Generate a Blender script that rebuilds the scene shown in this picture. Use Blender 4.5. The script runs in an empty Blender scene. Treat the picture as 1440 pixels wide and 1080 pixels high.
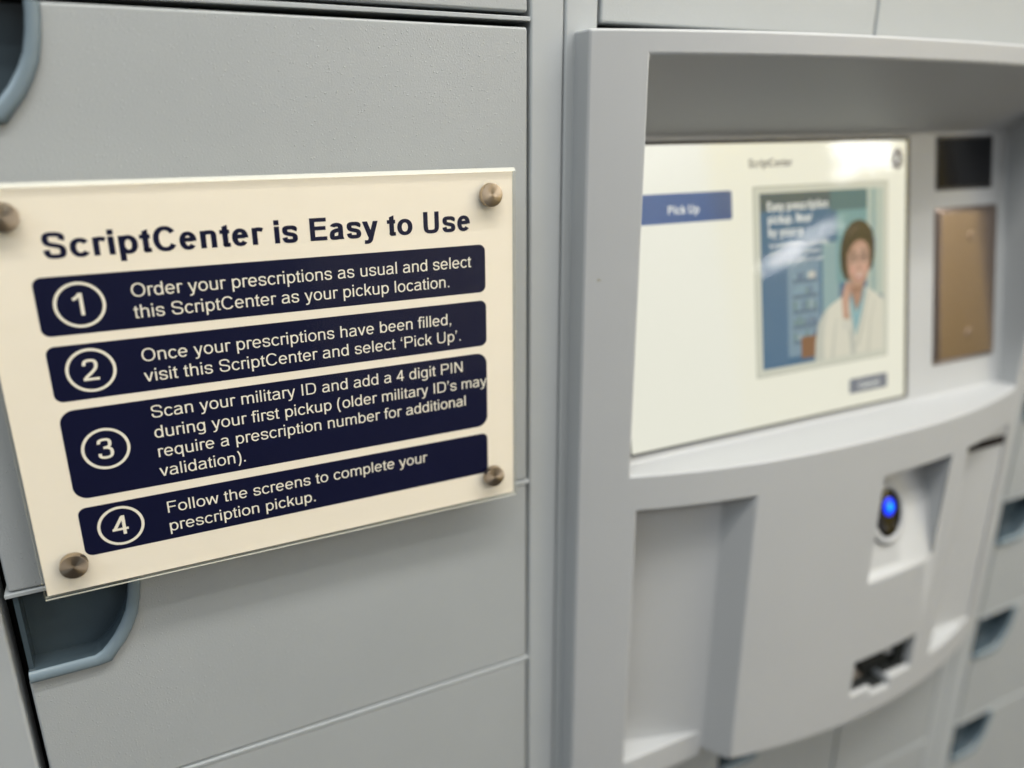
import bpy, bmesh, math, random
from mathutils import Vector, Matrix
random.seed(4)
sc = bpy.context.scene
COL = sc.collection

# ------------------------------------------------------------------ camera
R = ((0.894908, -0.1440323, 0.42236758),
     (-0.44623186, -0.28013612, 0.84994169),
     (-0.00409865, -0.94909349, -0.31496786))      # rows: world axes in (right, down, forward)
right = Vector((R[0][0], R[1][0], R[2][0]))
down = Vector((R[0][1], R[1][1], R[2][1]))
fwd = Vector((R[0][2], R[1][2], R[2][2]))
cam = bpy.data.cameras.new('camera')
camo = bpy.data.objects.new('camera', cam); COL.objects.link(camo)
mw = Matrix.Identity(4)
for i in range(3):
    mw[i][0] = right[i]; mw[i][1] = -down[i]; mw[i][2] = -fwd[i]
mw[0][3], mw[1][3], mw[2][3] = 0, -0.458, 0
camo.matrix_world = mw
cam.sensor_width = 36; cam.lens = 1107 / 1440 * 36
cam.clip_start = 0.01; cam.clip_end = 60
cam.dof.use_dof = True; cam.dof.focus_distance = 0.45; cam.dof.aperture_fstop = 2.3
sc.camera = camo
sc.view_settings.view_transform = 'Standard'; sc.view_settings.look = 'None'
sc.view_settings.exposure = 0.13; sc.view_settings.gamma = 1
sc.render.resolution_x = 1024; sc.render.resolution_y = 768
sc.cycles.max_bounces = 8; sc.cycles.transparent_max_bounces = 16
sc.cycles.caustics_reflective = False; sc.cycles.caustics_refractive = False

# ------------------------------------------------------------------ room light
world = bpy.data.worlds.new('World'); sc.world = world; world.use_nodes = True
wn = world.node_tree.nodes; wl = world.node_tree.links
bg = wn['Background']
tc = wn.new('ShaderNodeTexCoord'); sx = wn.new('ShaderNodeSeparateXYZ')
wl.new(tc.outputs['Generated'], sx.inputs[0])
rz = wn.new('ShaderNodeValToRGB')                       # floor, walls and ceiling of a plain lit room
mr = wn.new('ShaderNodeMapRange'); mr.inputs[1].default_value = -1; mr.inputs[2].default_value = 1
wl.new(sx.outputs[2], mr.inputs[0]); wl.new(mr.outputs[0], rz.inputs[0])
els = rz.color_ramp.elements
els[0].position = 0.0; els[0].color = (.20, .185, .17, 1)
els[1].position = 1.0; els[1].color = (.80, .78, .74, 1)
e = els.new(0.36); e.color = (.25, .235, .22, 1)
e = els.new(0.50); e.color = (.46, .46, .45, 1)
e = els.new(0.66); e.color = (.62, .61, .58, 1)
wl.new(rz.outputs[0], bg.inputs[0]); bg.inputs[1].default_value = 0.33

def area(name, loc, sx_, sy_, power, col, rot=(0, 0, 0)):
    l = bpy.data.lights.new(name, 'AREA'); l.shape = 'RECTANGLE'; l.size = sx_; l.size_y = sy_
    l.energy = power; l.color = col
    o = bpy.data.objects.new(name, l); COL.objects.link(o); o.location = loc; o.rotation_euler = rot
    return o
area('ceiling_or_added_lamp', (0.75, -1.02, 1.62), 2.9, 0.11, 20, (1, .965, .90))
area('ceiling_or_added_lamp', (0.75, -0.70, 1.62), 2.9, 0.11, 41, (1, .965, .90))
area('ceiling_or_added_lamp', (0.2, -2.3, 1.3), 2.4, 0.5, 11, (1, .97, .92))
area('ceiling_or_added_lamp', (-1.8, -1.2, 1.3), 0.5, 1.6, 20, (.68, .86, 1))
area('ceiling_or_added_lamp', (2.1, -1.2, 1.25), 0.4, 1.0, 8, (1, .95, .85))
area('ceiling_or_added_lamp', (2.45, -1.80, 1.20), 0.12, 0.45, 9, (1, .97, .9), (0, math.radians(-28), 0))  # wash lamp added to brighten the yellow wall for its mirror image
area('ceiling_or_added_lamp', (2.45, -2.45, 1.20), 0.12, 0.45, 6, (1, .97, .9), (0, math.radians(-28), 0))  # second added wash lamp, for the far end of the yellow wall
# two short tubes added by the side wall, giving the touchscreen its lamp streaks
for (ya, za), (yb, zb) in (((-2.248, .185), (-1.932, .236)), ((-2.412, .120), (-2.150, .160))):
    L_ = math.hypot(yb-ya, zb-za)
    o = area('added_streak_tube', (2.74, (ya+yb)/2, (za+zb)/2), .022, L_, .42, (1, .98, .95), (0, math.pi/2, 0))
    o.rotation_euler = (Matrix.Rotation(math.atan2(zb-za, yb-ya), 3, 'X') @ Matrix.Rotation(math.pi/2, 3, 'Y')).to_euler()
area('ceiling_or_added_lamp', (2.45, -3.3, 1.40), 0.15, 0.8, 26, (.98, .99, 1), (0, math.radians(-28), 0))  # added lamp, brightens the white side wall so the touchscreen reflects it
area('ceiling_or_added_lamp', (1.9, -3.3, 1.45), 1.6, 0.3, 14, (.97, .98, 1), (math.radians(25), 0, 0))  # added lamp, lights the white back wall for its reflection

# ------------------------------------------------------------------ materials
def mat(name, col, rough=.5, metal=0, spec=.5, coat=0, emit=None, es=1):
    m = bpy.data.materials.new(name); m.use_nodes = True
    b = m.node_tree.nodes['Principled BSDF']
    b.inputs['Base Color'].default_value = (*col, 1); b.inputs['Roughness'].default_value = rough
    b.inputs['Metallic'].default_value = metal; b.inputs['Specular IOR Level'].default_value = spec
    b.inputs['Coat Weight'].default_value = coat; b.inputs['Coat Roughness'].default_value = .05
    if emit:
        b.inputs['Emission Color'].default_value = (*emit, 1); b.inputs['Emission Strength'].default_value = es
    return m
def N(m, t, **kw):
    n = m.node_tree.nodes.new(t)
    for k, v in kw.items(): setattr(n, k, v)
    return n
def bump_paint(m, scale, dist, sparse=0.0, mott=0.03):
    """powder coat: fine orange peel, a few raised nibs, faint mottling of colour"""
    L = m.node_tree.links; b = m.node_tree.nodes['Principled BSDF']
    g = N(m, 'ShaderNodeNewGeometry')
    n1 = N(m, 'ShaderNodeTexNoise'); n1.inputs['Scale'].default_value = scale; n1.inputs['Detail'].default_value = 3
    L.new(g.outputs['Position'], n1.inputs['Vector'])
    h = n1.outputs['Fac']
    if sparse:
        v = N(m, 'ShaderNodeTexVoronoi'); v.inputs['Scale'].default_value = scale * .62; v.feature = 'F1'
        L.new(g.outputs['Position'], v.inputs['Vector'])
        r = N(m, 'ShaderNodeMapRange'); r.interpolation_type = 'SMOOTHSTEP'
        r.inputs[1].default_value = .0; r.inputs[2].default_value = .34; r.inputs[3].default_value = 1; r.inputs[4].default_value = 0
        L.new(v.outputs['Distance'], r.inputs[0])
        # only some cells carry a nib
        sp = N(m, 'ShaderNodeSeparateColor'); L.new(v.outputs['Color'], sp.inputs[0])
        gt = N(m, 'ShaderNodeMapRange'); gt.inputs[1].default_value = .45; gt.inputs[2].default_value = 1
        L.new(sp.outputs[0], gt.inputs[0])
        mu = N(m, 'ShaderNodeMath', operation='MULTIPLY'); L.new(r.outputs[0], mu.inputs[0]); L.new(gt.outputs[0], mu.inputs[1])
        m2 = N(m, 'ShaderNodeMath', operation='MULTIPLY_ADD'); m2.inputs[1].default_value = sparse
        L.new(mu.outputs[0], m2.inputs[0]); m3 = N(m, 'ShaderNodeMath', operation='MULTIPLY'); m3.inputs[1].default_value = .42; L.new(h, m3.inputs[0]); L.new(m3.outputs[0], m2.inputs[2]); h = m2.outputs[0]
    bp = N(m, 'ShaderNodeBump'); bp.inputs['Distance'].default_value = dist; bp.inputs['Strength'].default_value = 1
    L.new(h, bp.inputs['Height']); L.new(bp.outputs[0], b.inputs['Normal'])
    n2 = N(m, 'ShaderNodeTexNoise'); n2.inputs['Scale'].default_value = 9; n2.inputs['Detail'].default_value = 4
    L.new(g.outputs['Position'], n2.inputs['Vector'])
    c = b.inputs['Base Color'].default_value[:3]
    mx = N(m, 'ShaderNodeMix', data_type='RGBA')
    mx.inputs[6].default_value = (*[x * (1 - mott) for x in c], 1); mx.inputs[7].default_value = (*[min(1, x * (1 + mott)) for x in c], 1)
    L.new(n2.outputs['Fac'], mx.inputs[0]); L.new(mx.outputs[2], b.inputs['Base Color'])
    rr = N(m, 'ShaderNodeMapRange'); r0 = b.inputs['Roughness'].default_value
    rr.inputs[3].default_value = r0 - .06; rr.inputs[4].default_value = r0 + .06
    L.new(n2.outputs['Fac'], rr.inputs[0]); L.new(rr.outputs[0], b.inputs['Roughness'])
    return m

M_DOOR = bump_paint(mat('grey_powder_coat', (.376, .400, .410), .42), 950, .00034, .75, .06)
M_POST = bump_paint(mat('grey_frame_paint', (.405, .433, .449), .40), 1300, .00009, .2, .04)
M_KIOSK = bump_paint(mat('grey_kiosk_paint', (.446, .461, .472), .45), 1500, .00006, 0, .03)
M_GAP = mat('dark_interior', (.012, .012, .014), .8)
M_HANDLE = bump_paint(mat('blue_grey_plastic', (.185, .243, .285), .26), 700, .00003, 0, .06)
M_CUP_SHADE = bump_paint(mat('shaded_blue_grey_plastic', (.050, .072, .088), .22), 700, .00003, 0, .06)  # same plastic as the handle, with the recess shade put into its colour
M_BLACK = mat('black_gloss', (.004, .004, .006), .06)
M_BLACKM = mat('black_bezel', (.02, .021, .024), .45)
M_DARKP = mat('dark_plastic', (.018, .020, .020), .6, spec=.15)
M_BROWN = mat('reader_wall', (.17, .145, .13), .5)
M_PAPER = mat('cream_print', (.93, .86, .735), .55, spec=.3)
M_NAVY = mat('navy_ink', (.0035, .005, .030), .35, spec=.3)
M_WHITEP = mat('cream_lettering', (.88, .84, .72), .5, spec=.3)
M_STEEL = mat('brushed_plate', (.33, .262, .222), .34, metal=1)
M_KNOB = mat('spun_metal', (.50, .41, .31), .40, metal=1)
M_KNOBS = mat('knob_side', (.55, .46, .36), .25, metal=1)

def add_paper_noise(m):
    L = m.node_tree.links; b = m.node_tree.nodes['Principled BSDF']; g = N(m, 'ShaderNodeNewGeometry')
    n = N(m, 'ShaderNodeTexNoise'); n.inputs['Scale'].default_value = 28; n.inputs['Detail'].default_value = 5; n.inputs['Roughness'].default_value = .6
    mp = N(m, 'ShaderNodeMapping'); mp.inputs['Scale'].default_value = (1, 1, 2.2)
    L.new(g.outputs['Position'], mp.inputs[0]); L.new(mp.outputs[0], n.inputs['Vector'])
    c = b.inputs['Base Color'].default_value[:3]
    mx = N(m, 'ShaderNodeMix', data_type='RGBA'); mx.inputs[6].default_value = (c[0]*.98, c[1]*.975, c[2]*.95, 1); mx.inputs[7].default_value = (c[0]*1.02, c[1]*1.02, c[2]*1.03, 1)
    L.new(n.outputs['Fac'], mx.inputs[0]); L.new(mx.outputs[2], b.inputs['Base Color'])
    bp = N(m, 'ShaderNodeBump'); bp.inputs['Distance'].default_value = .00022; L.new(n.outputs['Fac'], bp.inputs['Height']); L.new(bp.outputs[0], b.inputs['Normal'])
add_paper_noise(M_PAPER)

def spun(m, rough_scale=1):
    """concentric turning marks on the cap face: anisotropic along rings"""
    L = m.node_tree.links; b = m.node_tree.nodes['Principled BSDF']
    t = N(m, 'ShaderNodeTexCoord'); s = N(m, 'ShaderNodeSeparateXYZ'); L.new(t.outputs['Object'], s.inputs[0])
    cx = N(m, 'ShaderNodeMath', operation='POWER'); cx.inputs[1].default_value = 2; L.new(s.outputs[0], cx.inputs[0])
    cz = N(m, 'ShaderNodeMath', operation='POWER'); cz.inputs[1].default_value = 2; L.new(s.outputs[2], cz.inputs[0])
    a = N(m, 'ShaderNodeMath', operation='ADD'); L.new(cx.outputs[0], a.inputs[0]); L.new(cz.outputs[0], a.inputs[1])
    r = N(m, 'ShaderNodeMath', operation='SQRT'); L.new(a.outputs[0], r.inputs[0])
    n = N(m, 'ShaderNodeTexNoise', noise_dimensions='1D'); n.inputs['Scale'].default_value = 5500; n.inputs['Detail'].default_value = 2
    L.new(r.outputs[0], n.inputs['W'])
    bp = N(m, 'ShaderNodeBump'); bp.inputs['Distance'].default_value = .000012; L.new(n.outputs['Fac'], bp.inputs['Height']); L.new(bp.outputs[0], b.inputs['Normal'])
    # ring tangent
    neg = N(m, 'ShaderNodeMath', operation='MULTIPLY'); neg.inputs[1].default_value = -1; L.new(s.outputs[0], neg.inputs[0])
    cb = N(m, 'ShaderNodeCombineXYZ'); L.new(s.outputs[2], cb.inputs[0]); L.new(neg.outputs[0], cb.inputs[2])
    vt = N(m, 'ShaderNodeVectorTransform', vector_type='VECTOR', convert_from='OBJECT', convert_to='WORLD'); L.new(cb.outputs[0], vt.inputs[0])
    nm = N(m, 'ShaderNodeVectorMath', operation='NORMALIZE'); L.new(vt.outputs[0], nm.inputs[0])
    L.new(nm.outputs[0], b.inputs['Tangent']); b.inputs['Anisotropic'].default_value = .93
spun(M_KNOB)
def brushed(m):
    L = m.node_tree.links; b = m.node_tree.nodes['Principled BSDF']; g = N(m, 'ShaderNodeNewGeometry')
    mp = N(m, 'ShaderNodeMapping'); mp.inputs['Scale'].default_value = (1, 1, 60); L.new(g.outputs['Position'], mp.inputs[0])
    n = N(m, 'ShaderNodeTexNoise'); n.inputs['Scale'].default_value = 40; n.inputs['Detail'].default_value = 3; L.new(mp.outputs[0], n.inputs['Vector'])
    bp = N(m, 'ShaderNodeBump'); bp.inputs['Distance'].default_value = .00003; L.new(n.outputs['Fac'], bp.inputs['Height']); L.new(bp.outputs[0], b.inputs['Normal'])
brushed(M_STEEL)

def glass(name, refl_ior=1.49, tint=(1, 1, 1), rough=.015, wave=0):
    """clear sheet: see-through with a fresnel reflection on top"""
    m = bpy.data.materials.new(name); m.use_nodes = True; nt = m.node_tree; nt.nodes.clear()
    o = nt.nodes.new('ShaderNodeOutputMaterial'); mx = nt.nodes.new('ShaderNodeMixShader')
    tr = nt.nodes.new('ShaderNodeBsdfTransparent'); tr.inputs[0].default_value = (*tint, 1)
    gl = nt.nodes.new('ShaderNodeBsdfGlossy'); gl.inputs['Roughness'].default_value = rough
    fr = nt.nodes.new('ShaderNodeFresnel'); fr.inputs['IOR'].default_value = refl_ior
    if wave:
        g = nt.nodes.new('ShaderNodeNewGeometry'); n = nt.nodes.new('ShaderNodeTexNoise'); n.inputs['Scale'].default_value = 14
        nt.links.new(g.outputs['Position'], n.inputs['Vector'])
        bp = nt.nodes.new('ShaderNodeBump'); bp.inputs['Distance'].default_value = wave
        nt.links.new(n.outputs['Fac'], bp.inputs['Height']); nt.links.new(bp.outputs[0], gl.inputs['Normal'])
    ge = nt.nodes.new('ShaderNodeNewGeometry'); su = nt.nodes.new('ShaderNodeMath'); su.operation = 'SUBTRACT'; su.inputs[0].default_value = 1
    mu = nt.nodes.new('ShaderNodeMath'); mu.operation = 'MULTIPLY'      # one reflection per sheet, from its outer faces
    nt.links.new(ge.outputs['Backfacing'], su.inputs[1]); nt.links.new(fr.outputs[0], mu.inputs[0]); nt.links.new(su.outputs[0], mu.inputs[1])
    nt.links.new(mu.outputs[0], mx.inputs[0]); nt.links.new(tr.outputs[0], mx.inputs[1]); nt.links.new(gl.outputs[0], mx.inputs[2])
    nt.links.new(mx.outputs[0], o.inputs[0]); return m
M_ACRYL = glass('clear_acrylic', 1.27, (1, 1, .995), .02, .0006)
M_SCRGLASS = glass('touchscreen_glass', 1.62, (1, 1, 1), .05)
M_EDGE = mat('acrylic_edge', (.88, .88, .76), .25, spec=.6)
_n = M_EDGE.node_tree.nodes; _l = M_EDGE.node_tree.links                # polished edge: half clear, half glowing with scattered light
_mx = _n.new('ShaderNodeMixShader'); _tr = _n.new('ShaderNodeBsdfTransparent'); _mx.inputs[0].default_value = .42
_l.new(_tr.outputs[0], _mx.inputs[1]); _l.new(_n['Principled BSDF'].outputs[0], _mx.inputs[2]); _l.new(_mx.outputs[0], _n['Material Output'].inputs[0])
M_EDGE2 = mat('acrylic_edge_green', (.42, .47, .41), .15)

# ------------------------------------------------------------------ helpers
def link(name, me, parent=None, mats=()):
    o = bpy.data.objects.new(name, me); COL.objects.link(o)
    for m in mats: me.materials.append(m)
    if parent is not None: o.parent = parent
    return o
def thing(name, label, cat, loc=(0, 0, 0), group=None):
    o = bpy.data.objects.new(name, None); COL.objects.link(o); o.location = loc; o.empty_display_size = .02
    o['label'] = label; o['category'] = cat
    if group: o['group'] = group
    return o
ORG = {}
def mesh_obj(name, bm, m, parent=None, bevel=0, seg=2, smooth=True, ang=35):
    """verts are given in world coordinates; parents may sit elsewhere"""
    bmesh.ops.recalc_face_normals(bm, faces=bm.faces)
    me = bpy.data.meshes.new(name)
    p = parent; off = Vector((0, 0, 0))
    while p is not None: off += p.location; p = p.parent
    c = Vector((0, 0, 0))
    for v in bm.verts: c += v.co
    c /= max(1, len(bm.verts))
    for v in bm.verts: v.co -= c
    bm.to_mesh(me); bm.free()
    o = link(name, me, parent, [m] if not isinstance(m, (list, tuple)) else m)
    o.location = c - off
    if smooth:
        for pl in me.polygons: pl.use_smooth = True
        if hasattr(me, 'set_sharp_from_angle'): me.set_sharp_from_angle(angle=math.radians(ang))
    if bevel:
        b = o.modifiers.new('bevel', 'BEVEL'); b.width = bevel; b.segments = seg; b.limit_method = 'ANGLE'; b.angle_limit = math.radians(ang)
        b.harden_normals = True
    return o
def box(bm, x0, x1, y0, y1, z0, z1, mi=0):
    v = [bm.verts.new((x, y, z)) for x in (x0, x1) for y in (y0, y1) for z in (z0, z1)]
    for f in ((0, 1, 3, 2), (4, 6, 7, 5), (0, 4, 5, 1), (2, 3, 7, 6), (0, 2, 6, 4), (1, 5, 7, 3)):
        fa = bm.faces.new([v[i] for i in f]); fa.material_index = mi
def boxo(name, x0, x1, y0, y1, z0, z1, m, parent=None, bevel=0, seg=2):
    bm = bmesh.new(); box(bm, x0, x1, y0, y1, z0, z1); return mesh_obj(name, bm, m, parent, bevel, seg)
def prism(bm, outline, y0, y1):
    """outline: list of (x,z); extruded along y"""
    a = [bm.verts.new((x, y0, z)) for x, z in outline]; b = [bm.verts.new((x, y1, z)) for x, z in outline]
    n = len(a)
    bm.faces.new(a); bm.faces.new(b[::-1])
    for i in range(n): bm.faces.new((a[i], b[i], b[(i+1) % n], a[(i+1) % n]))
def bez(p0, p1, p2, p3, n):
    return [tuple((1-t)**3*a + 3*(1-t)**2*t*b + 3*(1-t)*t*t*c + t**3*d for a, b, c, d in zip(p0, p1, p2, p3)) for t in [i/n for i in range(n+1)]]

# ------------------------------------------------------------------ lettering: a drawn sans-serif alphabet (units: 1/1000 em)
ADV = dict(zip("abcdefghijklmnopqrstuvwxyz", (556,556,500,556,556,278,556,556,222,222,500,222,833,556,556,556,556,333,500,278,556,500,722,500,500,500)))
ADV.update({'S':667,'C':722,'O':778,'P':667,'U':722,'I':278,'D':722,'N':722,'F':611,'E':667,'(':333,')':333,'1':556,'2':556,'3':556,'4':556,'9':556,'.':278,',':278,' ':278,'‘':222,'’':222,'?':556})
ADVB = dict(ADV); ADVB.update({'c':556,'r':389,'i':278,'p':611,'t':333,'n':611,'o':611,'y':556,'s':556,'a':556,'e':556})
def glyph(ch, V, H):
    P = []                                  # list of point rows (quads strips) or polygons
    X, C, v, h = 519, 716, V/2, H/2
    def rect(a, b, c, d): P.append([[(a, b), (c, b)], [(a, d), (c, d)]])
    def para(xa, ya, xb, yb, w): P.append([[(xa-w/2, ya), (xa+w/2, ya)], [(xb-w/2, yb), (xb+w/2, yb)]])
    def strip(pts):
        rows = []
        for i, (x, y) in enumerate(pts):
            a = pts[max(0, i-1)]; b = pts[min(len(pts)-1, i+1)]
            tx, ty = b[0]-a[0], b[1]-a[1]; l = math.hypot(tx, ty) or 1; tx /= l; ty /= l
            w = math.sqrt((V*ty)**2 + (H*tx)**2)/2
            rows.append([(x - ty*w, y + tx*w), (x + ty*w, y - tx*w)])
        P.append(rows)
    def ell(x0, y0, x1, y1, a0=0, a1=360):
        cx, cy = (x0+x1)/2, (y0+y1)/2; rx, ry = (x1-x0)/2, (y1-y0)/2; n = max(8, int(abs(a1-a0)/12)); rows = []
        for i in range(n+1):
            t = math.radians(a0+(a1-a0)*i/n); c, s = math.cos(t), math.sin(t); e_ = 2/2.15
            c = math.copysign(abs(c)**e_, c); s = math.copysign(abs(s)**e_, s)
            rows.append([(cx+rx*c, cy+ry*s), (cx+(rx-V)*c, cy+(ry-H)*s)])
        P.append(rows)
    def path(*cmd):
        pts = [cmd[0]]
        for c in cmd[1:]:
            if len(c) == 2: pts += [tuple(pts[-1][k]+(c[k]-pts[-1][k])*t for k in (0, 1)) for t in (.5, 1)]
            else: pts += bez(pts[-1], c[0:2], c[2:4], c[4:6], 8)[1:]
        strip(pts)
    T, B = 531-h, -12+h
    if ch == 'o': ell(34, -12, 522, 531)
    elif ch == 'c': ell(39, -12, 516, 531, 36, 324)
    elif ch == 'e':
        ell(38, -12, 516, 531, -3, 322); rect(38+V*.8, 228, 516-V*.6, 228+H)
    elif ch in 'dqg':
        ell(34, -12, 490, 531)
        rect(490-V, {'d': 0, 'q': -211, 'g': 0}[ch], 490, C if ch == 'd' else X)
        if ch == 'g':
            rect(490-V, -60, 490, 10); ell(48, -215, 490, 95, 0, -152)
    elif ch in 'bp':
        ell(66, -12, 522, 531); rect(66, 0 if ch == 'b' else -211, 66+V, C if ch == 'b' else X)
    elif ch == 'a':
        ell(50, 231, 478, 531, 162, 0); rect(478-V, 80, 478, 385)
        P.append([[(478-V, 85), (478, 85)], [(508-V, 0), (508, 0)]])
        path((478-v, 318), (330, 270, 36+v, 318, 36+v, 148), (36+v, 55, 115, B, 210, B), (330, B, 478-v, 70, 478-v, 210))
    elif ch == 's':
        path((448-v, 372), (430, 455, 365, T, 248, T), (140, T, 45+v, 460, 45+v, 385), (45+v, 300, 150, 288, 250, 264), (350, 240, 468-v, 225, 468-v, 143), (468-v, 62, 370, B, 252, B), (130, B, 55+v, 70, 34+v, 166))
    elif ch == 'S':
        path((606-v, 505), (590, 620, 490, 728-h, 335, 728-h), (180, 728-h, 55+v, 650, 55+v, 535), (55+v, 420, 180, 398, 335, 362), (490, 328, 620-v, 305, 620-v, 196), (620-v, 75, 500, B, 345, B), (175, B, 70+v, 75, 45+v, 238))
    elif ch == 't':
        P.append([[(82, 480), (82+V, 480)], [(82, 610), (82+V, 668)]]); rect(82, 110, 82+V, 490); rect(17, X-H, 257, X)
        path((82+v, 130), (82+v, 40, 110, -7+h, 185, -7+h), (262, -2+h))
    elif ch == 'f':
        rect(86, 0, 86+V, 560); rect(9, X-H, 264, X); path((86+v, 550), (86+v, 670, 130, 728-h, 225, 728-h), (314, 720-h))
    elif ch == 'r':
        rect(66, 0, 66+V, X); path((66+v, 270), (66+v, 420, 130, T, 230, T), (290, T-2, 300, T-12, 346, T-30))
    elif ch in 'nh':
        rect(66, 0, 66+V, X if ch == 'n' else C); path((66+v, 300), (66+v, 440, 165, T, 285, T), (400, T, 487-v, 460, 487-v, 330), (487-v, 0))
    elif ch == 'm':
        rect(66, 0, 66+V, X)
        path((66+v, 300), (66+v, 440, 140, T, 245, T), (350, T, 417, 460, 417, 330), (417, 0))
        path((417, 300), (417, 440, 500, T, 600, T), (700, T, 768-v, 460, 768-v, 330), (768-v, 0))
    elif ch == 'u':
        rect(487-V, 0, 487, X); path((487-v, 220), (487-v, 80, 390, B, 280, B), (150, B, 66+v, 60, 66+v, 190), (66+v, X))
    elif ch == 'i': rect(66, 0, 66+V, X); rect(66, C-H*1.25, 66+V, C)
    elif ch == 'l': rect(64, 0, 64+V, C)
    elif ch == 'k':
        rect(66, 0, 66+V, C); para(66+V*.9, 200, 425, X, V*1.35); para(440, 0, 240, 325, V*1.25)
    elif ch == 'v': para(16+v, X, 250, 0, V*1.07); para(484-v, X, 250, 0, V*1.07)
    elif ch == 'y':
        para(14+v, X, 252, 0, V*1.07); para(484-v, X, 238, -90, V*1.05); path((262, -30), (235, -120, 205, -214+h, 120, -214+h), (62, -208+h))
    elif ch == 'w':
        for a, b in (((4+v, X), (180, 0)), ((180, 0), (360, X)), ((360, X), (540, 0)), ((540, 0), (716-v, X))): para(*a, *b, V*1.0)
    elif ch == 'O': ell(48, -12, 734, 728)
    elif ch == 'C': ell(50, -12, 710, 728, 33, 327)
    elif ch == 'D':
        rect(78, 0, 78+V, C); path((78+v, C-h), (330, C-h), (560, C-h, 672-v, 590, 672-v, 358), (672-v, 125, 560, h, 330, h), (78+v, h))
    elif ch == 'P':
        rect(77, 0, 77+V, C); path((77+v, C-h), (390, C-h), (520, C-h, 622-v, 640, 622-v, 508), (622-v, 370, 520, 292+h, 390, 292+h), (77+v, 292+h))
    elif ch == 'U':
        path((78+v, C), (78+v, 280), (78+v, 90, 190, B, 360, B), (530, B, 642-v, 90, 642-v, 280), (642-v, C))
    elif ch == 'I': rect(93, 0, 93+V, C)
    elif ch == 'N': rect(76, 0, 76+V, C); rect(642-V, 0, 642, C); para(76+V*.62, C, 642-V*.62, 0, V*1.22)
    elif ch in 'FE':
        rect(80, 0, 80+V, C); rect(80, C-H, 570 if ch == 'F' else 612, C); rect(80, 330, 520 if ch == 'F' else 585, 330+H)
        if ch == 'E': rect(80, 0, 620, H)
    elif ch == '1': rect(290, 0, 290+V, C); path((112, 520), (210, 560, 290, 630, 320, C-10))
    elif ch == '2':
        path((50+v, 505), (50+v, 640, 150, C-h, 278, C-h), (400, C-h, 502-v, 640, 502-v, 520), (502-v, 370, 330, 290, 180, 165), (120, 115, 95, 80, 85, h)); rect(32, 0, 504, H)
    elif ch == '3':
        path((48+v, 530), (80, 650, 160, C-h, 270, C-h), (390, C-h, 482-v, 640, 482-v, 540), (482-v, 430, 390, 382, 220, 382))
        path((220, 382), (400, 382, 515-v, 330, 515-v, 212), (515-v, 75, 400, B, 270, B), (140, B, 70, 60, 42+v, 190))
    elif ch == '4': rect(328, 0, 328+V, C); rect(13, 168, 508, 168+H); para(13+v, 190, 370, C-10, V*1.15)
    elif ch == '(': path((255-v, 729), (40, 500, 40, 20, 255-v, -211))
    elif ch == ')': path((78+v-10, 729), (290, 500, 290, 20, 78+v-10, -211))
    elif ch == '.': rect(90, 0, 90+V, V*1.05)
    elif ch == ',': rect(85, 0, 85+V, V*1.05); para(85+V*.72, 5, 95, -140, V*.5)
    elif ch == '‘': rect(60, 470, 60+V, 560); para(90, 550, 135, C, V*.5)
    elif ch == '’': rect(60, 626, 60+V, C); para(60+V*.72, 632, 75, 480, V*.5)
    elif ch == '9':
        ell(40, 230, 510, 728); path((510-v, 480), (510-v, 200, 460, B, 260, B), (150, B, 90, 50, 75, 150))
    elif ch == '?':
        path((50+v, 500), (60, 640, 150, 728-h, 278, 728-h), (400, 728-h, 500-v, 650, 500-v, 545), (500-v, 430, 280, 400, 280, 200)); rect(235, 0, 235+V, V)
    return P
_gc = {}
def text_bm(bm, body, x0, x1, z0, size, place, bold=False, VH=None):
    """letters between x0 and x1 on baseline z0; place(x, z, lift) gives the 3-D point"""
    V, H = VH or ((146, 118) if bold else (90, 76))
    adv = ADVB if bold else ADV
    k = sum(adv[c] for c in body)
    first, last = body[0], body[-1]
    sc_ = (x1-x0)/(k - 45 - (110 if last in '.,' else 40)); x = x0 - 45*sc_; sy = size/1000; n = 0
    for c in body:
        r = adv[c]/ADV[c]
        key = (c, V, H, r)
        if key not in _gc: _gc[key] = glyph(c, V/r, H)
        for rows in _gc[key]:
            lift = (n % 7)*6e-6; n += 1; prev = None
            for (a, b) in rows:
                cur = (bm.verts.new(place(x+a[0]*r*sc_, z0+a[1]*sy, lift)), bm.verts.new(place(x+b[0]*r*sc_, z0+b[1]*sy, lift)))
                if prev: bm.faces.new((prev[0], prev[1], cur[1], cur[0]))
                prev = cur
        x += adv[c]*sc_

# ------------------------------------------------------------------ locker cabinets
SEAMS = (0.0580, -0.2457, -0.3968, -0.5482, -0.7005, -0.853)
ZT, ZB = 0.34, -0.86
OUT = [(-.0803, -.3025), (-.0450, -.3025), (-.0385, -.3015), (-.0335, -.2950), (-.0293, -.2903), (-.0247, -.2825), (-.0209, -.2743), (-.0184, -.2640), (-.0169, -.2538), (-.0165, -.2479)]
INN = [(-.0803, -.2950), (-.0465, -.2950), (-.0425, -.2928), (-.0390, -.2893), (-.0354, -.2850), (-.0305, -.2775), (-.0268, -.2700), (-.0245, -.2610), (-.0232, -.2530), (-.0228, -.2479)]
OX, OZ = -.0803, -.2479        # left edge and top of the recess outline above

def handle_outlines(x, zt, dz=0):
    """outlines shifted so the pull sits in the top left corner (x, zt); dz pushes it down a little"""
    o = [(a-OX+x, b-OZ+zt+dz) for a, b in OUT]; i = [(a-OX+x, b-OZ+zt+dz) for a, b in INN]
    if dz:
        o[-1] = (o[-1][0], zt); i[-1] = (i[-1][0], zt)
        o = [(a, min(b, zt)) for a, b in o]; i = [(a, min(b, zt)) for a, b in i]
    return o, i

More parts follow.
